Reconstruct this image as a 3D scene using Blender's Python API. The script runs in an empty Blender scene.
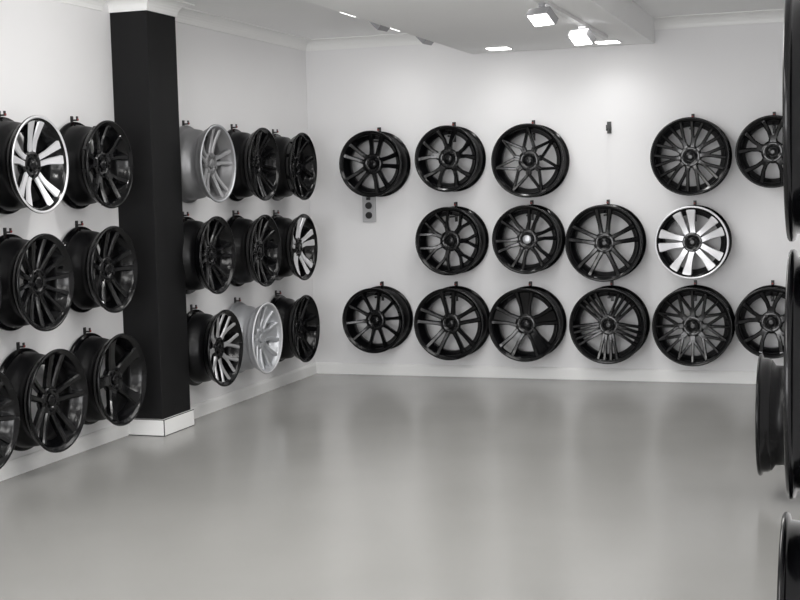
import bpy, bmesh, math, random
from mathutils import Vector, Matrix
random.seed(4)
scn=bpy.context.scene
scn.view_settings.view_transform='Standard'
try: scn.view_settings.look='None'
except Exception: pass

# ------------------------------------------------------------ materials
def mat(name,col,rough=0.5,metal=0.0,coat=0.0,noise=0.0,nscale=8,bump=0.0,emit=None,estr=0,rvar=0.0,spec=0.5):
    m=bpy.data.materials.new(name); m.use_nodes=True
    nt=m.node_tree; b=nt.nodes['Principled BSDF']
    b.inputs['Base Color'].default_value=(*col,1)
    b.inputs['Roughness'].default_value=rough
    b.inputs['Metallic'].default_value=metal
    b.inputs['Specular IOR Level'].default_value=spec
    b.inputs['Coat Weight'].default_value=coat
    b.inputs['Coat Roughness'].default_value=0.08
    if emit:
        b.inputs['Emission Color'].default_value=(*emit,1)
        b.inputs['Emission Strength'].default_value=estr
    if noise>0 or bump>0 or rvar>0:
        tc=nt.nodes.new('ShaderNodeTexCoord')
        n=nt.nodes.new('ShaderNodeTexNoise'); n.inputs['Scale'].default_value=nscale
        n.inputs['Detail'].default_value=3; n.inputs['Roughness'].default_value=0.5
        nt.links.new(tc.outputs['Object'],n.inputs['Vector'])
        if noise>0:
            r=nt.nodes.new('ShaderNodeMapRange')
            r.inputs[1].default_value=0.3;r.inputs[2].default_value=0.7
            r.inputs[3].default_value=1-noise;r.inputs[4].default_value=1+noise
            nt.links.new(n.outputs['Fac'],r.inputs[0])
            mx=nt.nodes.new('ShaderNodeVectorMath'); mx.operation='SCALE'
            mx.inputs[0].default_value=col
            nt.links.new(r.outputs[0],mx.inputs['Scale'])
            nt.links.new(mx.outputs[0],b.inputs['Base Color'])
        if rvar>0:
            r2=nt.nodes.new('ShaderNodeMapRange')
            r2.inputs[1].default_value=0.3;r2.inputs[2].default_value=0.7
            r2.inputs[3].default_value=rough-rvar;r2.inputs[4].default_value=rough+rvar
            nt.links.new(n.outputs['Fac'],r2.inputs[0]); nt.links.new(r2.outputs[0],b.inputs['Roughness'])
        if bump>0:
            n2=nt.nodes.new('ShaderNodeTexNoise'); n2.inputs['Scale'].default_value=nscale*12
            nt.links.new(tc.outputs['Object'],n2.inputs['Vector'])
            bp=nt.nodes.new('ShaderNodeBump'); bp.inputs['Strength'].default_value=bump; bp.inputs['Distance'].default_value=0.01
            nt.links.new(n2.outputs['Fac'],bp.inputs['Height']); nt.links.new(bp.outputs[0],b.inputs['Normal'])
    return m
M_wall=mat('white_wall_paint',(0.79,0.785,0.79),0.6,noise=0.01,nscale=2)
M_ceil=mat('ceiling_paint',(0.88,0.88,0.88),0.8,noise=0.008,nscale=2)
M_trim=mat('white_gloss_trim',(0.84,0.84,0.83),0.4)
M_floor=mat('painted_concrete_floor',(0.292,0.289,0.276),0.21,noise=0.03,nscale=1.1,rvar=0.03)
M_pillar=mat('matte_black_paint',(0.006,0.006,0.0065),0.65,noise=0.1,nscale=5,spec=0.22)
M_gb=mat('gloss_black_rim',(0.0025,0.0025,0.003),0.16,spec=0.3)
M_sb=mat('satin_black_spoke',(0.003,0.003,0.0035),0.16,spec=0.45)
M_dk=mat('dark_barrel',(0.004,0.004,0.0045),0.35,spec=0.2)
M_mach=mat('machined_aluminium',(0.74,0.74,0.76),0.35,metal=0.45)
M_mach2=mat('dark_machined_face',(0.42,0.42,0.43),0.35,metal=0.5)  # darker tone of machined face, for the toned-down spokes
M_silver=mat('silver_paint',(0.46,0.47,0.49),0.35,metal=0.5)
M_grey=mat('grey_paint',(0.20,0.20,0.205),0.4,metal=0.4)
M_grey2=mat('grey_spoke_face',(0.34,0.34,0.35),0.4,metal=0.4)
M_red=mat('red_tag',(0.25,0.02,0.015),0.5)
M_hook=mat('black_steel',(0.008,0.008,0.008),0.4)
M_wplast=mat('white_plastic',(0.7,0.7,0.7),0.4)
M_gplast=mat('grey_plastic',(0.42,0.42,0.43),0.4)
M_head=mat('silver_grey_lamp_body',(0.33,0.33,0.34),0.4)
M_lamp=mat('lamp_lens',(1,1,1),0.4,emit=(1,0.99,0.96),estr=6)
M_lens=mat('dim_lens',(0.6,0.6,0.6),0.2)

def link(ob):
    scn.collection.objects.link(ob); return ob
def obj_from_bm(name,bm,mats,parent=None):
    bmesh.ops.recalc_face_normals(bm,faces=bm.faces)
    me=bpy.data.meshes.new(name); bm.to_mesh(me); bm.free()
    for m in mats: me.materials.append(m)
    ob=bpy.data.objects.new(name,me); link(ob)
    if parent: ob.parent=parent
    return ob
def bm_box(bm,lo,hi,mi=0,bev=0.0,mat4=None):
    r=bmesh.ops.create_cube(bm,size=1)
    vs=r['verts']
    for v in vs:
        v.co=Vector([(lo[i]+hi[i])/2+v.co[i]*(hi[i]-lo[i]) for i in range(3)])
        if mat4: v.co=mat4@v.co
    fs=set(f for v in vs for f in v.link_faces)
    for f in fs: f.material_index=mi
    if bev>0:
        es=list(set(e for v in vs for e in v.link_edges))
        bmesh.ops.bevel(bm,geom=es,offset=bev,segments=2,affect='EDGES',profile=0.6)
def box(name,lo,hi,m,bev=0.0,parent=None):
    bm=bmesh.new(); bm_box(bm,lo,hi,0,bev); return obj_from_bm(name,bm,[m],parent)
def sweep(bm,prof,pts,norms,mi=0):
    rings=[]
    for p,nv in zip(pts,norms):
        rings.append([bm.verts.new(Vector(p)+Vector(nv)*d+Vector((0,0,z))) for d,z in prof])
    n=len(prof)
    for k in range(len(rings)-1):
        for i in range(n):
            bm.faces.new((rings[k][i],rings[k][(i+1)%n],rings[k+1][(i+1)%n],rings[k+1][i])).material_index=mi
    bm.faces.new(rings[0]).material_index=mi; bm.faces.new(rings[-1]).material_index=mi
def extrude_profile(name,prof,p0,p1,inward,m,parent=None):
    bm=bmesh.new(); sweep(bm,prof,[p0,p1],[inward,inward]); return obj_from_bm(name,bm,[m],parent)

# ------------------------------------------------------------ room shell
XL=-3.75; XLF=-3.88; YB=8.97; XR=-0.10; XRF=0.10; YS=6.62; YRS=5.35; Y0=-2.5; H=2.44
box('floor',(-4.1,Y0,-0.1),(0.4,YB+0.2,0),M_floor)
box('ceiling',(-4.1,Y0,H),(0.4,YB+0.2,H+0.1),M_ceil)
box('wall_back',(-4.1,YB,0),(0.4,YB+0.15,H),M_wall)
bm=bmesh.new(); bm_box(bm,(-4.05,Y0,0),(XLF,YS,H)); bm_box(bm,(-4.05,YS,0),(XL,YB,H)); obj_from_bm('wall_left',bm,[M_wall])
bm=bmesh.new(); bm_box(bm,(XRF,Y0,0),(0.3,YRS,H)); bm_box(bm,(XR,YRS,0),(0.3,YB,H)); obj_from_bm('wall_right',bm,[M_wall])
SX0,SX1,SZ=-2.50,-1.23,2.275
box('ceiling_soffit',(SX0,Y0,SZ),(SX1,YB,H),M_ceil,bev=0.004)
cov=[(0,0),(0,-0.075),(0.008,-0.075)]+[(0.075-0.067*math.cos(a),-0.067+0.06*math.sin(a)) for a in [i*math.pi/12 for i in range(0,7)]]+[(0.083,-0.007),(0.083,0)]
PX,PY0,PY1=-3.65,6.49,6.82
bm=bmesh.new()
bm_box(bm,(XLF,PY0,0.0),(PX,YS,2.44),0,0.004)
bm_box(bm,(XL,YS-0.01,0.0),(PX,PY1,2.44),0,0.004)
bm_box(bm,(XLF,PY0-0.015,0),(PX+0.015,PY1+0.015,0.095),1,0.004)
sweep(bm,cov,[(XLF,PY0,H),(PX,PY0,H),(PX,PY1,H),(XL,PY1,H)],[(0,-1,0),(1,-1,0),(1,1,0),(0,1,0)],1)
obj_from_bm('pillar',bm,[M_pillar,M_trim])
extrude_profile('trim_1',cov,(XL,PY1+0.083,H),(XL,YB,H),(1,0,0),M_trim)
extrude_profile('trim_2',cov,(XLF,Y0,H),(XLF,PY0-0.083,H),(1,0,0),M_trim)
extrude_profile('trim_3',cov,(XL,YB,H),(SX0,YB,H),(0,-1,0),M_trim)
extrude_profile('trim_4',cov,(SX1,YB,H),(XR,YB,H),(0,-1,0),M_trim)
extrude_profile('trim_5',cov,(XR,YRS,H),(XR,YB,H),(-1,0,0),M_trim)
bb=[(0,0),(0.016,0),(0.016,0.065),(0.010,0.078),(0.004,0.082),(0,0.082)]
extrude_profile('baseboard_back',bb,(XL,YB,0),(XR,YB,0),(0,-1,0),M_trim)
extrude_profile('baseboard_left',bb,(XL,PY1+0.015,0),(XL,YB,0),(1,0,0),M_trim)
extrude_profile('baseboard_left_front',bb,(XLF,Y0,0),(XLF,PY0-0.015,0),(1,0,0),M_trim)
extrude_profile('baseboard_right',bb,(XR,YRS,0),(XR,YB,0),(-1,0,0),M_trim)

# ------------------------------------------------------------ wheels
W=0.215
def lathe(bm,prof,seg=72,mi=0,closed=True):
    rings=[]
    for r,z in prof:
        rings.append([bm.verts.new((r*math.cos(2*math.pi*i/seg),r*math.sin(2*math.pi*i/seg),z)) for i in range(seg)])
    n=len(prof)
    for j in range(n if closed else n-1):
        a=rings[j];b=rings[(j+1)%n]
        for i in range(seg):
            f=bm.faces.new((a[i],a[(i+1)%seg],b[(i+1)%seg],b[i])); f.material_index=mi; f.smooth=True
    if not closed:
        for rr in (rings[0],rings[-1]):
            f=bm.faces.new(rr); f.material_index=mi
def spoke(bm,ang,st,zf,mi_side,mi_top,thick=0.03,flat=0.6,drop=0.0):
    ca,sa=math.cos(ang),math.sin(ang)
    rings=[]
    pts=[Vector((r,l)) for r,l,w in st]
    for i,(r,l,w) in enumerate(st):
        t=(pts[min(i+1,len(pts)-1)]-pts[max(i-1,0)]).normalized()
        nrm=Vector((-t.y,t.x)); p=pts[i]
        z=zf(p.length)-drop
        prof=[(-0.5,-thick),(-0.5,-0.008),(-flat/2,0),(flat/2,0),(0.5,-0.008),(0.5,-thick)]
        ring=[]
        for s,dz in prof:
            q=p+nrm*(s*w)
            ring.append(bm.verts.new((q.x*ca-q.y*sa,q.x*sa+q.y*ca,z+dz)))
        rings.append(ring)
    for i in range(len(rings)-1):
        a,b=rings[i],rings[i+1]
        for j in range(6):
            f=bm.faces.new((a[j],a[(j+1)%6],b[(j+1)%6],b[j]))
            f.material_index=mi_top if j in (1,2,3) else mi_side
    bm.faces.new(rings[0]).material_index=mi_side
    bm.faces.new(rings[-1]).material_index=mi_side
def lerp(a,b,t): return a+(b-a)*t
def sub(st,n=5):
    out=[]
    for i in range(len(st)-1):
        for k in range(n):
            t=k/n; out.append(tuple(lerp(st[i][c],st[i+1][c],t) for c in range(3)))
    out.append(st[-1]); return out

def wheel(loc,face,R,style,N,phase=0.0,finish='black',cap=False,WG=0.23):
    bm=bmesh.new()
    g=lambda *a:[(R-x,z) for x,z in a]
    prof=g((0.006,0.0),(0.001,-0.003),(0,-0.010),(0.004,-0.015),(0.016,-0.018),(0.018,-0.04),(0.026,-0.055),(0.048,-0.07),(0.05,-0.105),(0.028,-0.125),
           (0.019,-0.18),(0.016,-0.198),(0.003,-0.200),(0.0,-0.205),(0.0,-0.213),(0.006,-W),
           (0.014,-0.210),(0.032,-0.19),(0.038,-0.13),(0.060,-0.108),(0.058,-0.065),(0.036,-0.05),(0.030,-0.022),(0.022,-0.010),(0.014,-0.006),(0.010,0.0))
    lathe(bm,prof,72,0)
    for f in bm.faces:
        c=f.calc_center_median(); r=math.hypot(c.x,c.y)
        if c.z>-0.004: f.material_index=5
        elif r<R-0.022 and c.z<-0.06: f.material_index=3
    Rr=R-0.027; rh=0.06; zh=-0.050; zr=-0.014
    def zf(r):
        t=max(0,min(1,(r-rh)/(Rr-rh))); return lerp(zh,zr,t**1.5)
    step=2*math.pi/N
    def S(ang,st,**k): spoke(bm,ang,sub(st),zf,1,2,**k)
    for i in range(N):
        a=phase+i*step
        if style=='multi':
            S(a,[(0.045,0,0.030),(0.12,0,0.021),(Rr,0,0.026)])
        elif style=='twin':
            s=0.020
            for q in (-1,1): S(a,[(0.045,q*s*0.8,0.030),(0.12,q*s,0.023),(Rr,q*s*1.9,0.028)])
        elif style=='twin5':
            for q in (-1,1): S(a,[(0.045,q*0.018,0.032),(0.12,q*0.028,0.028),(Rr,q*0.046,0.034)])
        elif style=='fork':
            S(a,[(0.045,0,0.066),(0.085,0,0.052),(0.105,0,0.050)])
            for q in (-1,1): S(a,[(0.085,q*0.012,0.026),(0.13,q*0.026,0.026),(Rr,q*0.066,0.036)])
        elif style=='twinwide':
            for q in (-1,1): S(a,[(0.045,q*0.018,0.036),(0.12,q*0.029,0.040),(Rr,q*0.048,0.066)],flat=0.85)
        elif style=='blade':
            for q in (-1,1): S(a,[(0.045,q*0.014,0.026),(0.12,q*0.021,0.030),(Rr,q*0.040,0.048)],flat=0.85)
        elif style=='Y':
            S(a,[(0.045,0,0.038),(0.115,0,0.030)])
            l=Rr*math.sin(step*0.25)
            for q in (-1,1): S(a,[(0.105,q*0.005,0.024),(0.135,q*0.012,0.021),(Rr*math.cos(step*.25),q*l,0.024)])
        elif style=='V':
            l=Rr*math.sin(step*0.36)
            for q in (-1,1): S(a,[(0.05,q*0.007,0.022),(Rr*math.cos(step*.36),q*l,0.018)])
        elif style=='mesh':
            l=Rr*math.sin(step*0.5)
            for q in (-1,1): S(a,[(0.05,q*0.007,0.024),(0.10,q*0.009,0.021),(Rr*math.cos(step*.5),q*l,0.019)])
            if N>7: S(a,[(0.05,0,0.020),(Rr,0,0.018)])
        elif style=='double5':
            for q in (-1,1):
                S(a,[(0.045,q*0.013,0.026),(0.13,q*0.018,0.020),(Rr,q*0.022,0.022)])
                S(a,[(0.055,q*0.028,0.022),(0.13,q*0.044,0.019),(Rr*0.97,q*0.064,0.022)])
        elif style=='star':
            S(a,[(0.045,0,0.070),(0.12,0,0.056),(Rr-0.03,0,0.062),(Rr,0,0.088)],flat=0.75)
        elif style=='slot':
            S(a,[(0.045,0,0.06),(0.12,0,0.05),(Rr,0,0.075)],drop=0.014,flat=0.9)
            for q in (-1,1): S(a,[(0.045,q*0.024,0.026),(0.12,q*0.030,0.024),(Rr,q*0.055,0.032)])
    lathe(bm,[(0.056,-0.098),(0.070,-0.09),(0.074,-0.060),(0.070,-0.052),(0.060,-0.048),(0.036,-0.050),(0.033,-0.056),(0.030,-0.0555)],40,1,closed=False)
    lathe(bm,[(0.030,-0.060),(0.030,-0.047),(0.027,-0.0435),(0.010,-0.042)],32,4,closed=False)
    for k in range(5):
        a=phase+(k+0.5)*2*math.pi/5; cx,cy=0.052*math.cos(a),0.052*math.sin(a)
        r=bmesh.ops.create_cone(bm,cap_ends=True,segments=12,radius1=0.0085,radius2=0.0085,depth=0.012,matrix=Matrix.Translation((cx,cy,-0.0475)))
        for v in r['verts']:
            for f in v.link_faces: f.material_index=3
    a=phase+0.2; bmesh.ops.create_cone(bm,cap_ends=True,segments=8,radius1=0.004,radius2=0.003,depth=0.03,matrix=Matrix.Translation(((R-0.045)*math.cos(a),(R-0.045)*math.sin(a),-0.045)))
    fin={'black':(M_gb,M_sb,M_sb,M_dk,M_gb,M_gb),
         'machined':(M_gb,M_sb,M_mach,M_dk,M_gb,M_mach),
         'machined_face':(M_gb,M_sb,M_mach,M_dk,M_gb,M_gb),
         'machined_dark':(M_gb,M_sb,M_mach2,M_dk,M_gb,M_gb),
         'silver':(M_silver,M_silver,M_silver,M_silver,M_silver,M_mach),
         'grey':(M_grey,M_grey,M_grey2,M_grey,M_grey,M_silver)}[finish]
    fin=list(fin)
    if cap: fin[4]=M_silver
    ob=obj_from_bm('alloy_wheel',bm,fin)
    up=Vector((0,0,1)); n=Vector(face).normalized(); x=up.cross(n)
    m=Matrix((x,up,n)).transposed().to_4x4(); m.translation=Vector(loc)+n*WG
    ob.matrix_world=m
    hb=bmesh.new(); gap=WG-W
    bm_box(hb,(-0.010,R-0.11,-WG),(0.010,R+0.030,-WG+min(0.006,gap*0.8)),0)
    bm_box(hb,(-0.006,R-0.078,-WG+0.002),(0.006,R-0.066,-0.07),0)
    bm_box(hb,(-0.005,R+0.004,-WG+0.004),(0.005,R+0.012,-0.195),0)
    bm_box(hb,(-0.006,R+0.004,-0.198),(0.006,R+0.028,-0.192),0)
    bm_box(hb,(-0.006,R+0.006,-0.191),(0.006,R+0.016,-0.189),1)
    h=obj_from_bm('mounting_hook',hb,[M_hook,M_red]); h.parent=ob
    return ob
B=(0,-1,0); Lf=(1,0,0); Rt=(-1,0,0)
deg=math.radians
up90=math.pi/2
back=[(-3.18,1.53,.245,'twin5',5,0.1,'black'),(-2.62,1.55,.240,'fork',5,up90,'black'),(-2.05,1.52,.262,'mesh',7,0.2,'black'),
 (-0.97,1.515,.266,'Y',10,0.1,'black'),(-0.45,1.53,.242,'fork',5,0.3,'black'),
 (-2.62,.98,.250,'Y',7,0.0,'black'),(-2.07,.985,.246,'twin',6,0.22,'black',True),(-1.54,.955,.270,'twin5',5,up90,'black'),(-0.96,.955,.252,'twinwide',5,up90+0.25,'machined',False),
 (-3.19,.42,.245,'multi',10,0.1,'black'),(-2.63,.40,.266,'twin5',5,0.35,'black'),(-2.09,.40,.266,'slot',5,up90,'black'),(-1.52,.40,.270,'double5',5,0.94,'black'),
 (-0.96,.40,.274,'mesh',8,0.0,'black'),(-0.46,.43,.242,'fork',5,up90,'black')]
for w in back:
    wheel((w[0]-0.012,YB,w[1]),B,w[2]*.955,w[3],w[4],w[5],w[6],cap=(len(w)>7 and w[7]))
lb=[(7.05,1.53,.238,'twin',5,0.2,'grey'),(7.70,1.53,.240,'V',10,0.1,'black'),(8.34,1.52,.238,'fork',5,0,'black'),
 (7.00,.99,.238,'twin',6,0.1,'black'),(7.68,.98,.238,'multi',12,0.1,'black'),(8.31,.97,.235,'blade',5,up90,'machined_face'),
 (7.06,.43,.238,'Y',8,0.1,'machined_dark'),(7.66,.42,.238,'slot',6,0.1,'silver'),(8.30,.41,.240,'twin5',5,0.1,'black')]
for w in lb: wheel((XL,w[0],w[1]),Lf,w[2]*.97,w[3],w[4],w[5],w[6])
lf=[(5.43,1.515,.243,'blade',5,up90,'machined'),(6.06,1.52,.238,'fork',5,0.5,'black'),
 (5.43,.95,.245,'multi',14,0.1,'black'),(6.06,.97,.238,'twin5',5,0.2,'black'),
 (5.49,.365,.264,'twin5',5,0.2,'black'),(6.09,.38,.256,'star',5,0.6,'black'),
 (4.92,.36,.250,'twin',7,0.1,'black'),(4.86,1.52,.240,'multi',10,0.1,'black'),(4.84,.95,.240,'Y',7,0.1,'black')]
for w in lf: wheel((XLF,w[0],w[1]),Lf,w[2]*.965,w[3],w[4],w[5],w[6])
rt=[(XR,5.80,.35,.262,'twin',7,'black',0.262),(XRF,2.9,1.50,.268,'twin',7,'black',0.221),(XRF,2.9,.95,.266,'multi',10,'black',0.219),(XRF,2.9,.38,.262,'Y',7,'black',0.234)]
for w in rt: wheel((w[0],w[1],w[2]),Rt,w[3],w[4],w[5],0.1,w[6],WG=w[7])

bm=bmesh.new()
bm_box(bm,(-1.555,YB-0.008,1.69),(-1.525,YB,1.77),0,0.002)
bm_box(bm,(-1.546,YB-0.10,1.705),(-1.534,YB-0.006,1.717),0,0.002)
bm_box(bm,(-1.546,YB-0.10,1.705),(-1.534,YB-0.090,1.745),0,0.002)
obj_from_bm('wall_hook',bm,[M_hook])
bm=bmesh.new()
bm_box(bm,(-3.335,YB-0.022,1.115),(-3.235,YB,1.31),0,0.006)
for z in (1.165,1.235):
    bmesh.ops.create_cone(bm,cap_ends=True,segments=24,radius1=0.026,radius2=0.023,depth=0.012,matrix=Matrix.Translation((-3.285,YB-0.027,z))@Matrix.Rotation(math.pi/2,4,'X'))
for f in bm.faces:
    if f.calc_center_median().y<YB-0.0225: f.material_index=1
bm_box(bm,(-3.300,YB-0.030,1.275),(-3.270,YB-0.02,1.295),1)
obj_from_bm('wall_power_outlet',bm,[M_gplast,M_hook])

# ------------------------------------------------------------ lights
def cyl(bm,p0,p1,r0,r1,mi,seg=20):
    p0=Vector(p0);p1=Vector(p1);d=p1-p0
    m=Matrix.Translation((p0+p1)/2)@d.to_track_quat('Z','Y').to_matrix().to_4x4()
    r=bmesh.ops.create_cone(bm,cap_ends=True,segments=seg,radius1=r0,radius2=r1,depth=d.length,matrix=m)
    for v in r['verts']:
        for f in v.link_faces: f.material_index=mi
def floodhead(i,track,x,y,ztop,d,energy,lensm,body):
    bm=bmesh.new(); d=Vector(d).normalized()
    c=Vector((x,y,ztop-0.065))
    cyl(bm,(x,y,ztop),(x,y,ztop-0.018),0.02,0.02,0)
    cyl(bm,(x,y,ztop-0.01),(x,y,ztop-0.05),0.007,0.007,0)
    rot=Matrix.Translation(c)@(-d).to_track_quat('Z','Y').to_matrix().to_4x4()
    bm_box(bm,(-0.065,-0.045,-0.02),(0.065,0.045,0.02),0,0,rot)
    bm_box(bm,(-0.045,-0.028,0.02),(0.045,0.028,0.035),0,0,rot)
    bm_box(bm,(-0.058,-0.038,-0.023),(0.058,0.038,-0.0195),1,0,rot)
    ob=obj_from_bm('spotlight_%d'%i,bm,[body,lensm],track)
    if energy>0:
        l=bpy.data.lights.new('spot_beam','SPOT'); l.energy=energy; l.spot_size=deg(130); l.spot_blend=1; l.shadow_soft_size=0.05; l.color=(1,0.99,0.97)
        lo=bpy.data.objects.new('spot_beam',l); link(lo); lo.location=c+d*0.06
        lo.rotation_euler=d.to_track_quat('-Z','Y').to_euler(); lo.parent=ob
t1=box('track_lighting',(-1.46,2.0,SZ-0.022),(-1.425,8.3,SZ),M_wplast,0.003)
t2=box('track_lighting',(-2.71,2.0,H-0.022),(-2.675,8.85,H),M_wplast,0.003)
for i,y in enumerate((6.5,7.53)): floodhead(i+1,t1,-1.443,y,SZ-0.022,(-0.25,-0.55,-0.8),14,M_lamp,M_head)
for i,y in enumerate((3.2,4.9)): floodhead(i+3,t1,-1.443,y,SZ-0.022,(-0.2,0.2,-0.8),16,M_lamp,M_head)
for i,y in enumerate((7.6,8.5)): floodhead(i+1,t2,-2.69,y,H-0.022,(-0.7,0.1,-0.7),5,M_lens,M_head)
for i,y in enumerate((2.6,4.2,5.7)): floodhead(i+3,t2,-2.69,y,H-0.022,(-0.9,0.2,-0.3),20,M_lamp,M_head)
def downlight(x,y,z,sx,sy,e):
    bm=bmesh.new()
    bm_box(bm,(x-sx-0.012,y-sy-0.012,z-0.006),(x+sx+0.012,y+sy+0.012,z),0,0.002)
    bm_box(bm,(x-sx,y-sy,z-0.010),(x+sx,y+sy,z-0.0055),1)
    ob=obj_from_bm('ceiling_downlight',bm,[M_wplast,M_lamp])
    if e>0:
        l=bpy.data.lights.new('downlight_beam','SPOT'); l.energy=e; l.spot_size=deg(150); l.spot_blend=1; l.shadow_soft_size=0.06
        lo=bpy.data.objects.new('downlight_beam',l); link(lo); lo.location=(x,y,z-0.02); lo.parent=ob
downlight(-2.22,8.65,SZ,0.07,0.07,5); downlight(-1.49,8.65,SZ,0.07,0.07,8)
downlight(-2.87,7.70,H,0.06,0.13,4); downlight(-2.87,8.56,H,0.06,0.13,4)

def area(name,loc,target,sx,sy,e,col=(1,1,1)):
    l=bpy.data.lights.new(name,'AREA'); l.shape='RECTANGLE'; l.size=sx; l.size_y=sy; l.energy=e; l.color=col
    o=bpy.data.objects.new(name,l); link(o); o.location=loc
    o.rotation_euler=(Vector(target)-Vector(loc)).to_track_quat('-Z','Y').to_euler()
area('daylight_shopfront',(-1.9,Y0+0.1,1.2),(-1.9,5,1.7),3.8,2.2,215,(0.99,0.99,1.0))
area('fill_light_near',(-1.85,1.5,2.24),(-1.85,1.5,0),1.0,1.6,45,(1,0.99,0.975))  # added soft fill light under the soffit, no real fixture here
area('fill_light_mid',(-1.85,4.5,2.24),(-1.85,4.5,0),1.0,1.6,42,(1,0.99,0.975))  # second added fill, brightens the middle of the room
area('fill_light_far',(-1.85,7.3,2.25),(-1.85,7.3,0),1.0,1.6,24,(1,0.99,0.975))  # weaker added fill towards the back wall, not a fixture
w=bpy.data.worlds.new('world'); scn.world=w; w.use_nodes=True
w.node_tree.nodes['Background'].inputs[0].default_value=(0.95,0.97,1,1)
w.node_tree.nodes['Background'].inputs[1].default_value=0.9

# ------------------------------------------------------------ camera
f=1315; psi=math.radians(18.9); th=math.radians(4.95); ro=0.025
F=Vector((-math.sin(psi)*math.cos(th),math.cos(psi)*math.cos(th),-math.sin(th)))
R0=Vector((math.cos(psi),math.sin(psi),0)); U0=R0.cross(F)
Xc=R0*math.cos(ro)-U0*math.sin(ro)
Yc=R0*math.sin(ro)+U0*math.cos(ro)
m=Matrix((Xc,Yc,-F)).transposed().to_4x4(); m.translation=Vector((0,0,1.37))
cd=bpy.data.cameras.new('camera'); cd.sensor_width=36; cd.lens=f*36/800
cam=bpy.data.objects.new('camera',cd); link(cam); cam.matrix_world=m
scn.camera=cam
